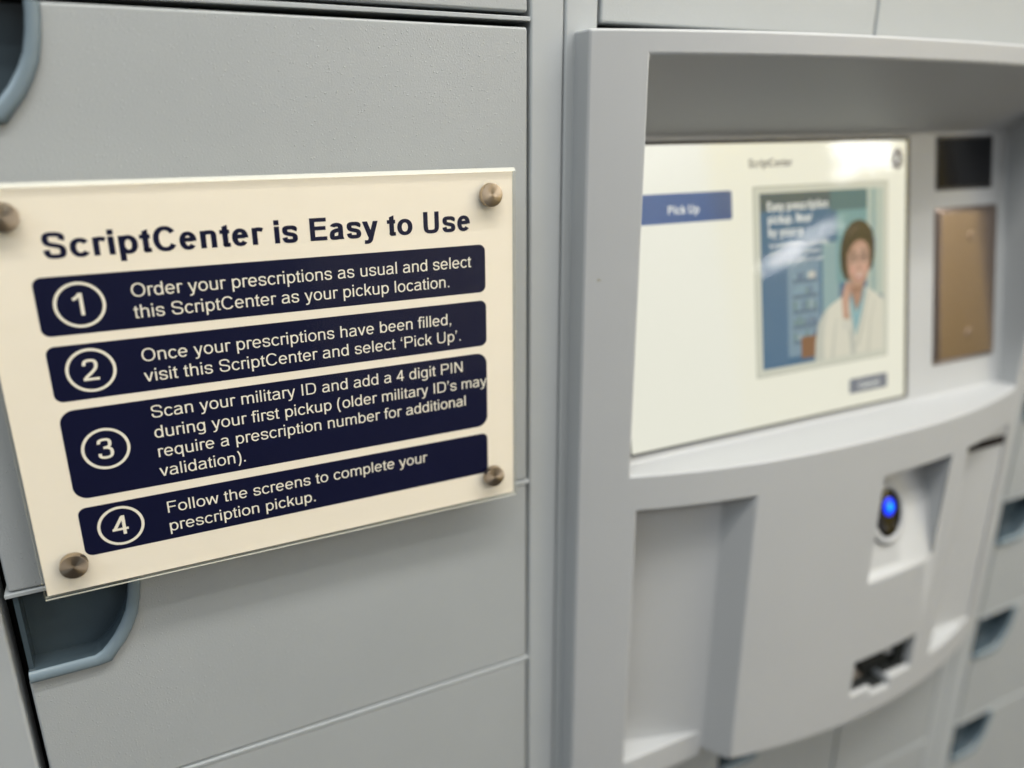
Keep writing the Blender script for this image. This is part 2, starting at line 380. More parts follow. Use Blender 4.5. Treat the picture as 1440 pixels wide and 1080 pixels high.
def add_door(cab, x0, x1, z0, z1, handle=True, dz=0, yf=0.0):
    bm = bmesh.new(); th = .016
    if handle:
        o, i = handle_outlines(x0+.0012, z1, dz)
        ol = [(x0, z0), (x1, z0), (x1, z1)] + [(a-.0006, b+.0004) if k < len(o)-1 else (a-.0006, z1) for k, (a, b) in reversed(list(enumerate(o)))]
        ol[-1] = (x0, ol[-1][1])
        prism(bm, ol, yf, yf+th)
    else:
        box(bm, x0, x1, yf, yf+th, z0, z1)
    d = mesh_obj('door', bm, M_DOOR, cab, .0016, 3)
    if handle:
        h = bmesh.new(); n = len(o); ys = (yf-.0035, yf+.020)
        # rim: rounded moulding between outer and inner outline
        prof = [(0, yf+.004), (0, yf-.0018), (.10, yf-.0030), (.28, yf-.0037), (.62, yf-.0037), (.88, yf-.0030), (1, yf-.0016), (1, yf+.014)]
        rows = []
        for (a, b), (c, dd) in zip(o, i):
            rows.append([h.verts.new((a+(c-a)*t, y, b+(dd-b)*t)) for t, y in prof])
        for r0, r1 in zip(rows, rows[1:]):
            for k in range(len(prof)-1): h.faces.new((r0[k], r0[k+1], r1[k+1], r1[k]))
        h.faces.new(rows[0]); h.faces.new(rows[-1][::-1])
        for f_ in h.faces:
            if sum(v.co.y for v in f_.verts)/len(f_.verts) > yf+.004: f_.material_index = 1  # inner rim wall takes the shade-darkened colour
        hd = mesh_obj('handle', h, [M_HANDLE, M_CUP_SHADE], d, ang=50)
        # the cup behind it
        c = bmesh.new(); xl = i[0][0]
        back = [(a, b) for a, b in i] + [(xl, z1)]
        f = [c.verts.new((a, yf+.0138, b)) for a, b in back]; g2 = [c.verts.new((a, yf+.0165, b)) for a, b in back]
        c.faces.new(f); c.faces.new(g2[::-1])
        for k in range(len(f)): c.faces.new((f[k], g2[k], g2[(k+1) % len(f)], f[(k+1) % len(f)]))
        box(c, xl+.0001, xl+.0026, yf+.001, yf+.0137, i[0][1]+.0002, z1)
        mesh_obj('handle_cup', c, M_CUP_SHADE, d)
    return d

def cabinet(label, x0, x1, lp, rp, cols, seams=SEAMS, skip=None, wl=None, wr=None):
    """lp / rp: width of left and right frame posts; cols: list of (xa, xb)"""
    cab = thing('locker_cabinet', label, 'locker cabinet', ((x0+x1)/2, 0.02, ZB))
    bm = bmesh.new()
    box(bm, x0, x1, .045, .40, ZB, ZT)
    for xa, xb in ((x0, x0+.004), (x1-.004, x1)): box(bm, xa, xb, .0238, .0449, ZB, ZT)
    mesh_obj('carcass', bm, M_GAP, cab)
    boxo('frame_post', x0, x0+lp, .0004, .0235, ZB, ZT, M_POST, cab, .0018, 3)
    boxo('frame_post', x1-rp, x1, .0004, .0235, ZB, ZT, M_POST, cab, .0018, 3)
    return cab
def divider(cab, x0, x1, z):
    boxo('shelf_divider', x0, x1, -.0008, .0235, z-.0013, z+.0013, M_POST, cab, .0005, 2)

G1 = .0021
# left cabinet
c1 = cabinet('grey locker cabinet with a tall door and drawers, left, carrying the instruction sign', -.118, .2646, .0310, .0232, None)
divider(c1, -.0836, .2408, .0590)
for z in SEAMS[1:]: divider(c1, -.0836, .2408, z)
add_door(c1, -.0816, .2391, .0626, ZT-.003, False)
add_door(c1, -.0816, .2391, -.2438, .0545, True, -.0)
for a, b in zip(SEAMS[1:], SEAMS[2:]): add_door(c1, -.0816, .2391, b+.0021, a-.0022, True)

# centre cabinet (holds the kiosk)
c2 = cabinet('grey locker cabinet in the middle, behind and around the pickup kiosk', .2654, .8005, .0236, .0236, None)
for z in SEAMS[3:]: divider(c2, .2892, .7766, z)
add_door(c2, .2909, .5345, .0595, ZT-.003, False)
add_door(c2, .5363, .7752, .0595, ZT-.003, False)
for (xa, xb) in ((.2909, .4505), (.4525, .6152), (.6180, .7752)):
    for a, b in zip(SEAMS[3:], SEAMS[4:]): add_door(c2, xa, xb, b+.0021, a-.0022, xa < .6)
bm = bmesh.new(); box(bm, .2892, .7766, .004, .0235, -.5500, -.30)
mesh_obj('filler_panel', bm, M_POST, c2)

# right cabinet
c3 = cabinet('grey locker cabinet with drawers at far right, beyond the kiosk', .8013, 1.19, .0300, .0236, None)
for z in SEAMS[1:]: divider(c3, .8322, 1.1655, z)
divider(c3, .8322, 1.1655, .059)
add_door(c3, .8338, 1.1640, .0626, ZT-.003, False)
add_door(c3, .8338, 1.1640, -.2438, .0545, True)
for a, b in zip(SEAMS[1:], SEAMS[2:]): add_door(c3, .8338, 1.1640, b+.0021, a-.0022, True)

# ------------------------------------------------------------------ pickup kiosk
KX0, KX1 = .2723, .7931
def arc(x):
    u = min(1, abs((x-(KX0+KX1)/2)/((KX1-KX0)/2)))
    return -(.0168+.0437*(1-u**2.4))
kiosk = thing('pickup_kiosk', 'bowed light grey kiosk with touchscreen, scanner and card slot set between the lockers', 'kiosk', (.5327, -.02, -.536))
PX = {'open': (.3085, .7562), 'pock': (.3146, .4108), 'scan': (.5455, .6360), 'card': (.5455, .6310), 'notch': (.5735, .5990), 'rpock': (.6655, .7562)}
xs = sorted(set([KX0, KX1] + [v for p in PX.values() for v in p]))
full = []
for a, b in zip(xs, xs[1:]):
    n = max(1, int(math.ceil((b-a)/.014)))
    full += [a+(b-a)*k/n for k in range(n)]
xs = full + [KX1]
ZR = [.0540, .0395, -.2437, -.2732, -.2824, -.3845, -.4680, -.5035, -.5080, -.5128, -.5355]
def zbot(x):
    if x < .41: return -.5270
    return -.5250 - .0105*min(1, (x-.41)/.13)
def hole(xm, zm):
    for k, (z0, z1) in {'open': (-.2437, .0395), 'pock': (-9, -.2732), 'scan': (-.3845, -.2824), 'card': (-.5035, -.4680), 'rpock': (-.5035, -.2824)}.items():
        if PX[k][0] < xm < PX[k][1] and z0 < zm < z1: return k
    if PX['notch'][0] < xm < PX['notch'][1] and -.5128 < zm < -.5035: return 'card'
    return None
YB = .0035
bm = bmesh.new(); cache = {}
def V_(x, y, z):
    k = (round(x, 6), round(y, 6), round(z, 6))
    if k not in cache: cache[k] = bm.verts.new((x, y, z))
    return cache[k]
def F_(*p):
    vs = []
    for q in p:
        v = V_(*q)
        if v not in vs: vs.append(v)
    if len(vs) >= 3:
        try: bm.faces.new(vs)
        except ValueError: pass
def zrow(j, x): return zbot(x) if j == len(ZR)-1 else ZR[j]
def pock_back(x):
    t = (x-.3146)/(.4108-.3146); xb = .3146+t*(.3970-.3146); return xb, -.0056-(xb-.3146)*.3083
SB = ((-.0128, -.2437), (.0260, -.0097))          # screen panel: (y,z) bottom, top
SCANP = [(-.0180, -.2824), (-.0390, -.3270), (-.0535, -.3790)]
nc = len(xs)-1; nr = len(ZR)-1
cell = [[hole((xs[i]+xs[i+1])/2, (ZR[j]+ZR[j+1])/2) for j in range(nr)] for i in range(nc)]
for i in range(nc):
    a, b = xs[i], xs[i+1]
    F_((a, arc(a), .054), (b, arc(b), .054), (b, YB, .054), (a, YB, .054))
    if cell[i][nr-1] is None:
        F_((a, arc(a), zbot(a)), (b, arc(b), zbot(b)), (b, YB, zbot(b)), (a, YB, zbot(a)))
    for j in range(nr):
        if cell[i][j] is None:
            F_((a, arc(a), zrow(j, a)), (b, arc(b), zrow(j, b)), (b, arc(b), zrow(j+1, b)), (a, arc(a), zrow(j+1, a)))
for j in range(nr):
    for x in (KX0, KX1):
        F_((x, arc(x), zrow(j, x)), (x, YB, zrow(j, x)), (x, YB, zrow(j+1, x)), (x, arc(x), zrow(j+1, x)))
def seg(k): return [x for x in xs if PX[k][0]-1e-7 <= x <= PX[k][1]+1e-7]
# screen recess
s = seg('open')
for a, b in zip(s, s[1:]):
    F_((a, arc(a), .0395), (b, arc(b), .0395), (b, SB[1][0], SB[1][1]), (a, SB[1][0], SB[1][1]))
    F_((a, arc(a), -.2437), (b, arc(b), -.2437), (b, SB[0][0], SB[0][1]), (a, SB[0][0], SB[0][1]))
    F_((a, SB[0][0], SB[0][1]), (b, SB[0][0], SB[0][1]), (b, SB[1][0], SB[1][1]), (a, SB[1][0], SB[1][1]))
for x in PX['open']:
    F_((x, arc(x), .0395), (x, SB[1][0], SB[1][1]), (x, SB[0][0], SB[0][1]), (x, arc(x), -.2437))
# left pocket
s = seg('pock'); ZL = -.5060
for a, b in zip(s, s[1:]):
    pa, pb = pock_back(a), pock_back(b)
    F_((a, arc(a), -.2732), (b, arc(b), -.2732), (pb[0], pb[1], -.2732), (pa[0], pa[1], -.2732))
    F_((pa[0], pa[1], -.2732), (pb[0], pb[1], -.2732), (pb[0], pb[1], -.5240), (pa[0], pa[1], -.5240))
for x in PX['pock']:
    p = pock_back(x); zs = [z for z in ZR if z <= -.2732]
    poly = [(x, arc(x), z) for z in zs[:-1]] + [(x, arc(x), zbot(x)), (p[0], p[1], -.5240), (p[0], p[1], -.2732)]
    F_(*poly)
# scanner recess
s = seg('scan')
prof = SCANP
for a, b in zip(s, s[1:]):
    F_((a, arc(a), -.2824), (b, arc(b), -.2824), (b, *prof[0]), (a, *prof[0]))
    for p, q in zip(prof, prof[1:]): F_((a, *p), (b, *p), (b, *q), (a, *q))
    F_((a, *prof[-1]), (b, *prof[-1]), (b, arc(b), -.3845), (a, arc(a), -.3845))
for x in PX['scan']: F_((x, arc(x), -.2824), *[(x, *p) for p in prof], (x, arc(x), -.3845))
# card opening with its notch
CY = -.004
s = seg('card')
for a, b in zip(s, s[1:]):
    F_((a, arc(a), -.468), (b, arc(b), -.468), (b, CY, -.468), (a, CY, -.468))
    nt_ = PX['notch'][0]-1e-7 <= a and b <= PX['notch'][1]+1e-7
    def low(z0, z1):
        F_((a, CY, z0), (b, CY, z0), (b, CY, z1), (a, CY, z1))
    low(-.468, -.5035)
    if nt_:
        # walls of the notch go through rows -.508 and -.5128
        F_((a, arc(a), -.5128), (b, arc(b), -.5128), (b, CY, -.5128), (a, CY, -.5128)); low(-.5035, -.5128)
    else:
        F_((a, arc(a), -.5035), (b, arc(b), -.5035), (b, CY, -.5035), (a, CY, -.5035))
for x in PX['card']: F_((x, arc(x), -.468), (x, CY, -.468), (x, CY, -.5035), (x, arc(x), -.5035))
for x in PX['notch']: F_((x, arc(x), -.5035), (x, CY, -.5035), (x, CY, -.5128), (x, arc(x), -.5128), (x, arc(x), -.508))
# right pocket
s = seg('rpock'); RY = -.0300
for a, b in zip(s, s[1:]):
    ya, yb = max(RY, arc(a)+.001), max(RY, arc(b)+.001)
    F_((a, arc(a), -.2824), (b, arc(b), -.2824), (b, yb, -.2824), (a, ya, -.2824))
    F_((a, arc(a), -.5035), (b, arc(b), -.5035), (b, yb, -.5035), (a, ya, -.5035))
    F_((a, ya, -.2824), (b, yb, -.2824), (b, yb, -.5035), (a, ya, -.5035))
for x in PX['rpock']:
    y = max(RY, arc(x)+.001)
    F_((x, arc(x), -.2824), (x, y, -.2824), (x, y, -.5035), *[(x, arc(x), z) for z in reversed([z for z in ZR if -.5035 <= z < -.2824])])
body = mesh_obj('fascia', bm, M_KIOSK, kiosk, .0021, 3, ang=32)
body.modifiers['bevel'].use_clamp_overlap = False
# shelf lip closing the left pocket
bm = bmesh.new()
lo = [(.3146, -.0305), (.3965, -.0305), (.3965, -.024), (.3146, -.001)]
a = [bm.verts.new((x, y, -.5065)) for x, y in lo]; b = [bm.verts.new((x, y, -.5330)) for x, y in lo]
bm.faces.new(a); bm.faces.new(b[::-1])
for k in range(4): bm.faces.new((a[k], b[k], b[(k+1) % 4], a[(k+1) % 4]))
mesh_obj('pocket_shelf', bm, M_KIOSK, kiosk, .0012, 3)

random.seed(3)
bm = bmesh.new()
for cx, cz, r in ((.2818, -.0990, .0010), (.2829, -.0996, .0006), (.2811, -.1002, .0005)):
    pts = [(cx+r*random.uniform(.5, 1.2)*math.cos(t*.7), cz+r*random.uniform(.4, 1)*math.sin(t*.7)) for t in range(9)]
    bm.faces.new([bm.verts.new((x, arc(x)-.00008, z)) for x, z in pts])
mesh_obj('scuff_mark', bm, mat('scuff', (.30, .27, .20), .7), kiosk, smooth=False)
# things mounted on the tilted screen panel: u along x, v up the slope from the shelf
TH = math.atan2(SB[1][0]-SB[0][0], SB[1][1]-SB[0][1])
def sp(u, v, lift=0): return Vector((u, SB[0][0]+v*math.sin(TH)-lift*math.cos(TH), SB[0][1]+v*math.cos(TH)+lift*math.sin(TH)))
def slab(bm, pts, l0, l1, mi=0):
    a = [bm.verts.new(sp(x, v, l1)) for x, v in pts]; b = [bm.verts.new(sp(x, v, l0)) for x, v in pts]
    bm.faces.new(a); bm.faces.new(b[::-1])
    for k in range(len(pts)): bm.faces.new((a[k], b[k], b[(k+1) % len(pts)], a[(k+1) % len(pts)]))
def rc(x0, x1, v0, v1, r=0, n=5):
    if not r: return [(x0, v0), (x1, v0), (x1, v1), (x0, v1)]
    o = []
    for cx, cy, a0 in ((x1-r, v1-r, 0), (x0+r, v1-r, 90), (x0+r, v0+r, 180), (x1-r, v0+r, 270)):
        o += [(cx+r*math.cos(math.radians(a0+90*k/n)), cy+r*math.sin(math.radians(a0+90*k/n))) for k in range(n+1)]
    return o
def oval(cx, cy, rx, ry, n=28, rot=0):
    return [(cx+rx*math.cos(t)*math.cos(rot)-ry*math.sin(t)*math.sin(rot), cy+rx*math.cos(t)*math.sin(rot)+ry*math.sin(t)*math.cos(rot)) for t in [2*math.pi*k/n for k in range(n)]]
def panel_part(name, pts, l0, l1, m, parent=None, bevel=0, seg_=2):
    b_ = bmesh.new(); slab(b_, pts, l0, l1); return mesh_obj(name, b_, m, parent or kiosk, bevel, seg_, smooth=bool(bevel))
SX0, SX1, SV0, SV1 = .3210, .6190, .0075, .2310
# black recess frame around the display
b_ = bmesh.new()
for pts in (rc(SX0-.004, SX1+.0035, SV1, SV1+.0030), rc(SX0-.004, SX1+.0035, SV0-.0015, SV0), rc(SX0-.004, SX0, SV0, SV1), rc(SX1, SX1+.0035, SV0, SV1)):
    slab(b_, pts, .00005, .0014)
mesh_obj('screen_gasket', b_, M_BLACKM, kiosk, smooth=False)
def lit(name, col, s_=1.0):
    return mat(name, (.02, .02, .02), .5, spec=.2, emit=col, es=s_)
display = panel_part('display', rc(SX0, SX1, SV0, SV1), .0001, .0006, lit('screen_background', (.755, .755, .65), .95))
LV = [.0007]
def ui(name, pts, col, s_=.78, lv=None):
    if lv is None: LV[0] += .00001; lv = LV[0]
    b_ = bmesh.new(); vs = [b_.verts.new(sp(x, v, lv)) for x, v in pts]; b_.faces.new(vs)
    return mesh_obj(name, b_, col if not isinstance(col, tuple) else lit(name+'_light', col, s_), display, smooth=False)
def ui_text(name, body, x0, x1, v, size, m, bold=True, VH=None):
    LV[0] += .00005; b_ = bmesh.new(); l0 = LV[0]
    text_bm(b_, body, x0, x1, v, size, lambda x, z, l: sp(x, z, l0+l), bold, VH); LV[0] += .00005
    return mesh_obj(name, b_, m, display, smooth=False)
W = lit('screen_white', (.85, .88, .84), .8); INK = lit('screen_ink', (.05, .05, .10), .6)
ui_text('screen_title', 'ScriptCenter', .4420, .4865, .2130, .0085, INK)
ui('blue_button', rc(.3330, .4243, .1750, .1965, .002), (.006, .062, .21), .95)
ui_text('button_text', 'Pick Up', .3637, .3926, .1815, .0085, W)
ui('picture_frame', rc(.4450, .5962, .0475, .1985, .001), (.40, .42, .36), .7)
ui('picture_mat', rc(.4458, .5954, .0483, .1977, .001), (.66, .68, .58), .75)
PIC = (.4520, .5903, .0535, .1928)
# picture: teal pharmacy interior with shelves
ui('picture', rc(*PIC), (.016, .115, .235), .85)
def pu(a, b, c, d, col, nm='picture_shelf', s_=.85): return ui(nm, rc(PIC[0]+(PIC[1]-PIC[0])*a, PIC[0]+(PIC[1]-PIC[0])*b, PIC[2]+(PIC[3]-PIC[2])*c, PIC[2]+(PIC[3]-PIC[2])*d), col, s_)
pu(.02, .20, .02, .55, (.035, .13, .25)); pu(.20, .46, .05, .60, (.16, .27, .36)); pu(.48, .62, .0, .70, (.22, .36, .38)); pu(.60, 1, .45, .98, (.13, .30, .32))
pu(.0, .55, .90, 1, (.035, .08, .11)); pu(.55, .86, .88, 1, (.04, .14, .17)); pu(.86, 1, .35, 1, (.42, .50, .44)); pu(.90, .93, .05, 1, (.20, .33, .34))
for k in range(5): pu(.24, .44, .12+.09*k, .14+.09*k, (.07, .14, .22))
random.seed(9)
for k in range(5):
    for q in range(6):
        c_ = random.choice([(.20, .33, .40), (.09, .16, .26), (.30, .40, .42), (.12, .22, .22), (.05, .10, .20)])
        x_ = .245+.032*q; pu(x_, x_+.022, .142+.09*k, .17+.09*k+random.random()*.03, c_, 'picture_box')
pu(.30, .47, .03, .16, (.20, .085, .045), 'picture_box'); pu(.36, .42, .50, .54, (.55, .55, .50), 'picture_box')
for k in range(6): pu(.64+.03*(k % 3), .66+.03*(k % 3), .50+.13*(k//3), .60+.13*(k//3), [(.05, .22, .30), (.35, .45, .44), (.10, .16, .2)][k % 3], 'picture_box')
pu(.895, .925, .62, .70, (.03, .16, .38), 'picture_box')
# woman in a white coat, chin on hand
def poly(name, pts, col, s_=.85): return ui(name, pts, col, s_)
HAIR = (.010, .006, .007)
poly('picture_coat', [(.5085, .0537), (.5095, .070), (.5125, .084), (.518, .0925), (.527, .0985), (.538, .1035), (.548, .1085), (.556, .1105), (.566, .1105), (.574, .108), (.582, .1035), (.5895, .0985), (.5903, .0537)], (.66, .65, .55))
poly('picture_coat_shade', [(.5085, .0537), (.5095, .070), (.5125, .084), (.518, .0925), (.5245, .0965), (.520, .084), (.5185, .070), (.519, .0537)], (.50, .52, .46))
poly('picture_coat_shade', [(.527, .0537), (.5300, .075), (.5335, .088), (.5345, .0875), (.5325, .074), (.5305, .0537)], (.52, .53, .46))
poly('picture_coat_shade', [(.570, .0537), (.573, .082), (.579, .100), (.5805, .099), (.5755, .081), (.5735, .0537)], (.54, .54, .46))
poly('picture_lapel', [(.5460, .1060), (.5500, .0900), (.5545, .0700), (.5570, .0600), (.5555, .0537), (.5510, .0537), (.5480, .0750)], (.46, .48, .43))
poly('picture_lapel', [(.5690, .1085), (.5665, .0920), (.5600, .0720), (.5575, .0620), (.5600, .0600), (.5660, .0780), (.5725, .1050)], (.50, .51, .44))
poly('picture_blouse', [(.5485, .1075), (.5510, .0900), (.5560, .0680), (.5640, .0900), (.5685, .1085), (.5610, .1120)], (.16, .36, .42))
poly('picture_blouse', [(.5540, .1000), (.5565, .0780), (.5605, .0930), (.5620, .1020)], (.26, .47, .50))
poly('picture_neck', [(.5505, .1150), (.5520, .1040), (.5570, .0900), (.5635, .1010), (.5668, .1160)], (.27, .135, .095))
poly('picture_neck', [(.5545, .1060), (.5570, .0930), (.5615, .1010), (.5630, .1080)], (.40, .22, .16))
hair = [(.5415, .1290), (.5405, .1390), (.5418, .1490), (.5460, .1580), (.5530, .1640), (.5605, .1655), (.5680, .1632), (.5742, .1570), (.5768, .1480), (.5768, .1380), (.5750, .1300), (.5720, .1260), (.5500, .1200), (.5450, .1210)]
hair = [(.5590+(x-.5590)*1.13, .1440+(v-.1440)*1.10) for x, v in hair]
poly('picture_hair', hair, HAIR)
poly('picture_hair_sheen', [(.5480, .1560), (.5540, .1608), (.5600, .1618), (.5598, .1602), (.5545, .1588), (.5495, .1545)], (.07, .045, .045))
face = [(.5462, .1385), (.5466, .1290), (.5480, .1215), (.5510, .1155), (.5555, .1112), (.5600, .1100), (.5645, .1118), (.5690, .1165), (.5718, .1235), (.5732, .1320), (.5732, .1400), (.5712, .1452), (.5675, .1490), (.5620, .1508), (.5560, .1494), (.5505, .1450)]
poly('picture_face', face, (.40, .225, .165))
fx, fy = .5605, .1330
for k, (c_, sc_f) in enumerate((((.45, .262, .195), .90), ((.50, .30, .228), .78), ((.545, .335, .26), .62))):
    poly('picture_face', [(fx+.0010+(x-fx)*sc_f, fy+.0006+(v-fy)*sc_f) for x, v in face], c_)
poly('picture_cheek', oval(.5530, .1255, .0040, .0034), (.56, .30, .24)); poly('picture_cheek', oval(.5682, .1262, .0034, .0034), (.56, .30, .24))
poly('picture_brow', [(.5490, .1412), (.5528, .1428), (.5568, .1418), (.5566, .1408), (.5528, .1416), (.5492, .1404)], (.07, .035, .03))
poly('picture_brow', [(.5625, .1420), (.5662, .1430), (.5702, .1415), (.5700, .1407), (.5662, .1419), (.5626, .1411)], (.07, .035, .03))
for cx in (.5532, .5662):
    poly('picture_glasses', oval(cx, .1362, .0060, .0043, 18), (.09, .045, .05))
    poly('picture_glasses', oval(cx, .1362, .0053, .0036, 18), (.40, .25, .20))
    poly('picture_eye', oval(cx, .1364, .0030, .0012, 12), (.10, .05, .045)); poly('picture_eye', oval(cx, .1363, .0011, .0011, 10), (.015, .01, .01))
poly('picture_nose', [(.5593, .1350), (.5580, .1275), (.5592, .1262), (.5612, .1262), (.5622, .1275), (.5606, .1350)], (.47, .26, .20))
poly('picture_nose', oval(.5601, .1266, .0022, .0009), (.33, .16, .12))
poly('picture_mouth', [(.5550, .1215), (.5572, .1184), (.5604, .1174), (.5636, .1185), (.5658, .1217), (.5630, .1212), (.5604, .1208), (.5576, .1212)], (.42, .10, .10))
poly('picture_mouth', [(.5562, .1209), (.5580, .1196), (.5604, .1190), (.5628, .1197), (.5646, .1210), (.5604, .1206)], (.72, .66, .60))
poly('picture_hand', [(.5412, .0860), (.5402, .0950), (.5396, .1030), (.5412, .1100), (.5440, .1150), (.5466, .1176), (.5482, .1170), (.5486, .1150), (.5520, .1148), (.5536, .1132), (.5522, .1112), (.5530, .1094), (.5508, .1068), (.5486, .1010), (.5478, .0930), (.5492, .0800), (.5420, .0790)], (.44, .25, .185))
poly('picture_hand', [(.5420, .0880), (.5412, .1020), (.5440, .1110), (.5470, .1150), (.5476, .1100), (.5462, .1010), (.5455, .0900)], (.54, .325, .25))
for v_ in (.1100, .1124): poly('picture_finger_shade', [(.5472, v_), (.5515, v_-.0004), (.5516, v_-.0010), (.5472, v_-.0008)], (.28, .13, .10))
poly('picture_cuff', [(.5392, .0862), (.5500, .0842), (.5510, .0760), (.5400, .0770)], (.60, .60, .52))
ui_text('picture_heading', 'Easy prescription', .4585, .5245, .1790, .0100, W, VH=(150, 130))
ui_text('picture_heading', 'pickup. Near', .4590, .5060, .1690, .0100, W, VH=(150, 130))
ui_text('picture_heading', 'by your p', .4592, .4960, .1590, .0100, W, VH=(150, 130))
for k, (t_, x_) in enumerate((('for prescriptions and refills', .5240), ('pick up on your schedule', .5150), ('secure and simple to use', .5170))):
    ui_text('picture_text', t_, .4602, x_, .1500-.0062*k, .0056, W, False, (110, 95))
ui('grey_button', rc(.5475, .5945, .0195, .0325, .002), (.16, .19, .25), .8)
ui_text('button_text', 'Cancel'.replace('C', 'C'), .5590, .5830, .0232, .0072, W)
ui('help_button', oval(.6052, .2158, .0072, .0088), (.055, .06, .09), .8)
ui_text('button_text', '?', .6032, .6078, .2115, .0090, W)
panel_part('screen_glass', rc(SX0, SX1, SV0, SV1), .0024, .0030, M_SCRGLASS, display)

# camera window, blank plate
cw = panel_part('camera_window', rc(.6605, .7335, .1895, .2318, .001), .0002, .0012, M_BLACK, None, .0003)
panel_part('window_frame', rc(.6580, .7360, .1870, .2343, .0015), .00005, .0006, M_BLACKM)
b_ = bmesh.new()
p0, p1 = rc(.6570, .7445, .0290, .1722, .002), rc(.6620, .7395, .0340, .1672, .002)
a = [b_.verts.new(sp(x, v, .0001)) for x, v in p0]; c_ = [b_.verts.new(sp(x, v, .0040)) for x, v in p1]; n = len(a)
b_.faces.new(c_); b_.faces.new(a[::-1])
for k in range(n): b_.faces.new((a[k], c_[k], c_[(k+1) % n], a[(k+1) % n]))
plate = mesh_obj('blank_plate', b_, M_STEEL, kiosk, .0008, 3, ang=25)
for v in (.0550, .1445):
    b_ = bmesh.new(); n = 20
    rings = [(.0048, .0040), (.0044, .0050), (.0030, .0054), (.0012, .0053), (.0010, .0046)]
    rr_ = [[b_.verts.new(sp(.7030+r*math.cos(2*math.pi*k/n), v+r*math.sin(2*math.pi*k/n), l)) for k in range(n)] for r, l in rings]
    for q0, q1 in zip(rr_, rr_[1:]):
        for k in range(n): b_.faces.new((q0[k], q0[(k+1) % n], q1[(k+1) % n], q1[k]))
    b_.faces.new(rr_[-1]); b_.faces.new(rr_[0][::-1])
    mesh_obj('plate_screw', b_, M_STEEL, plate)

# barcode scanner eye
def frame_pt(c, nrm, up, rt): return lambda a, b, l: Vector(c)+Vector(rt)*a+Vector(up)*b+Vector(nrm)*l
def rev(bm, f, rings, n=36, cap=True):
    rr_ = [[bm.verts.new(f(rx*math.cos(2*math.pi*k/n), ry*math.sin(2*math.pi*k/n)+off, l)) for k in range(n)] for rx, ry, l, off in rings]
    for q0, q1 in zip(rr_, rr_[1:]):
        for k in range(n): bm.faces.new((q0[k], q0[(k+1) % n], q1[(k+1) % n], q1[k]))
    if cap: bm.faces.new(rr_[-1])
ang_ = math.atan2(.0145, .052)
f = frame_pt((.5795, -.0400, -.3325), (0, -math.cos(ang_), math.sin(ang_)), (0, math.sin(ang_), math.cos(ang_)), (1, 0, 0))
bm = bmesh.new(); rev(bm, f, [(.0262, .0310, -.003, 0), (.0240, .0290, .0025, 0), (.0222, .0272, .0045, 0), (.0185, .0236, .0050, 0), (.0172, .0225, .0042, 0), (.0170, .0222, .0015, 0)], cap=False)
scn = mesh_obj('barcode_scanner', bm, M_KIOSK, kiosk, ang=60)
bm = bmesh.new(); rev(bm, f, [(.0169, .0221, .0012, 0), (.0165, .0217, .0036, 0), (.0135, .0180, .0046, 0), (.006, .008, .0050, 0)])
mesh_obj('scanner_window', bm, M_BLACK, scn, ang=60)
bm = bmesh.new()
rev(bm, f, [(.0072, .0080, .0056, .0062), (.0060, .0068, .0063, .0062), (.0030, .0035, .0066, .0062)])
mesh_obj('scanner_light', bm, mat('blue_light', (0, .02, .2), .3, emit=(.0, .03, 1.0), es=1.5), scn, ang=60)
bm = bmesh.new(); rev(bm, f, [(.0030, .0034, .0068, .0062), (.0018, .0022, .0071, .0062)])
mesh_obj('light_centre', bm, mat('blue_core', (0, .1, .3), .3, emit=(.0, .24, 1.0), es=2.0), scn, ang=60)
for dx in (-.0055, .0055):
    f2 = lambda a, b, l, dx=dx: f(a+dx, b, l)
    bm = bmesh.new(); rev(bm, f2, [(.0030, .0030, .0040, -.0118), (.0026, .0026, .0054, -.0118)], 18)
    mesh_obj('scanner_sensor', bm, mat('sensor', (.03, .03, .035), .2), scn)

# card reader throat
rd = boxo('card_reader', .5458, .6307, -.0350, -.0045, -.5030, -.4684, M_DARKP, kiosk)
bm = bmesh.new()
me_ = rd.data; bpy.data.objects.remove(rd)
box(bm, .5458, .6307, -.0080, -.0045, -.5120, -.4684)
box(bm, .5458, .6307, -.0520, -.0081, -.4720, -.4685)
box(bm, .6180, .6307, -.0480, -.0081, -.5030, -.4725)
box(bm, .5458, .5734, -.0560, -.0081, -.5034, -.5022); box(bm, .5992, .6307, -.0515, -.0081, -.5034, -.5022); box(bm, .5738, .5988, -.0545, -.0081, -.5127, -.5105)
rd = mesh_obj('card_reader', bm, M_DARKP, kiosk)
bm = bmesh.new()
v = [bm.verts.new(p) for p in ((.5470, -.050, -.5030), (.5760, -.046, -.5030), (.5760, -.018, -.4810), (.5470, -.022, -.4780), (.5470, -.012, -.5030), (.5760, -.012, -.5030))]
bm.faces.new((v[0], v[1], v[2], v[3])); bm.faces.new((v[0], v[3], v[4])); bm.faces.new((v[1], v[5], v[2])); bm.faces.new((v[3], v[2], v[5], v[4])); bm.faces.new((v[0], v[4], v[5], v[1]))
mesh_obj('card_guide', bm, M_BROWN, rd, .0008)
bm = bmesh.new()
v = [bm.verts.new(p) for p in ((.5770, -.044, -.4960), (.6170, -.044, -.4960), (.6170, -.014, -.4740), (.5770, -.014, -.4740), (.5770, -.044, -.5100), (.6170, -.040, -.5030), (.6170, -.0085, -.5030), (.5770, -.0085, -.5100))]
for q in ((0, 1, 2, 3), (0, 4, 5, 1), (1, 5, 6, 2), (3, 2, 6, 7), (0, 3, 7, 4), (4, 7, 6, 5)): bm.faces.new([v[k] for k in q])
mesh_obj('card_bed', bm, M_DARKP, rd, .0008)
bm = bmesh.new(); f3 = frame_pt((.6155, -.0400, -.4880), (-.6, -.7, .3), (0, .39, .92), (.8, -.55, .2))
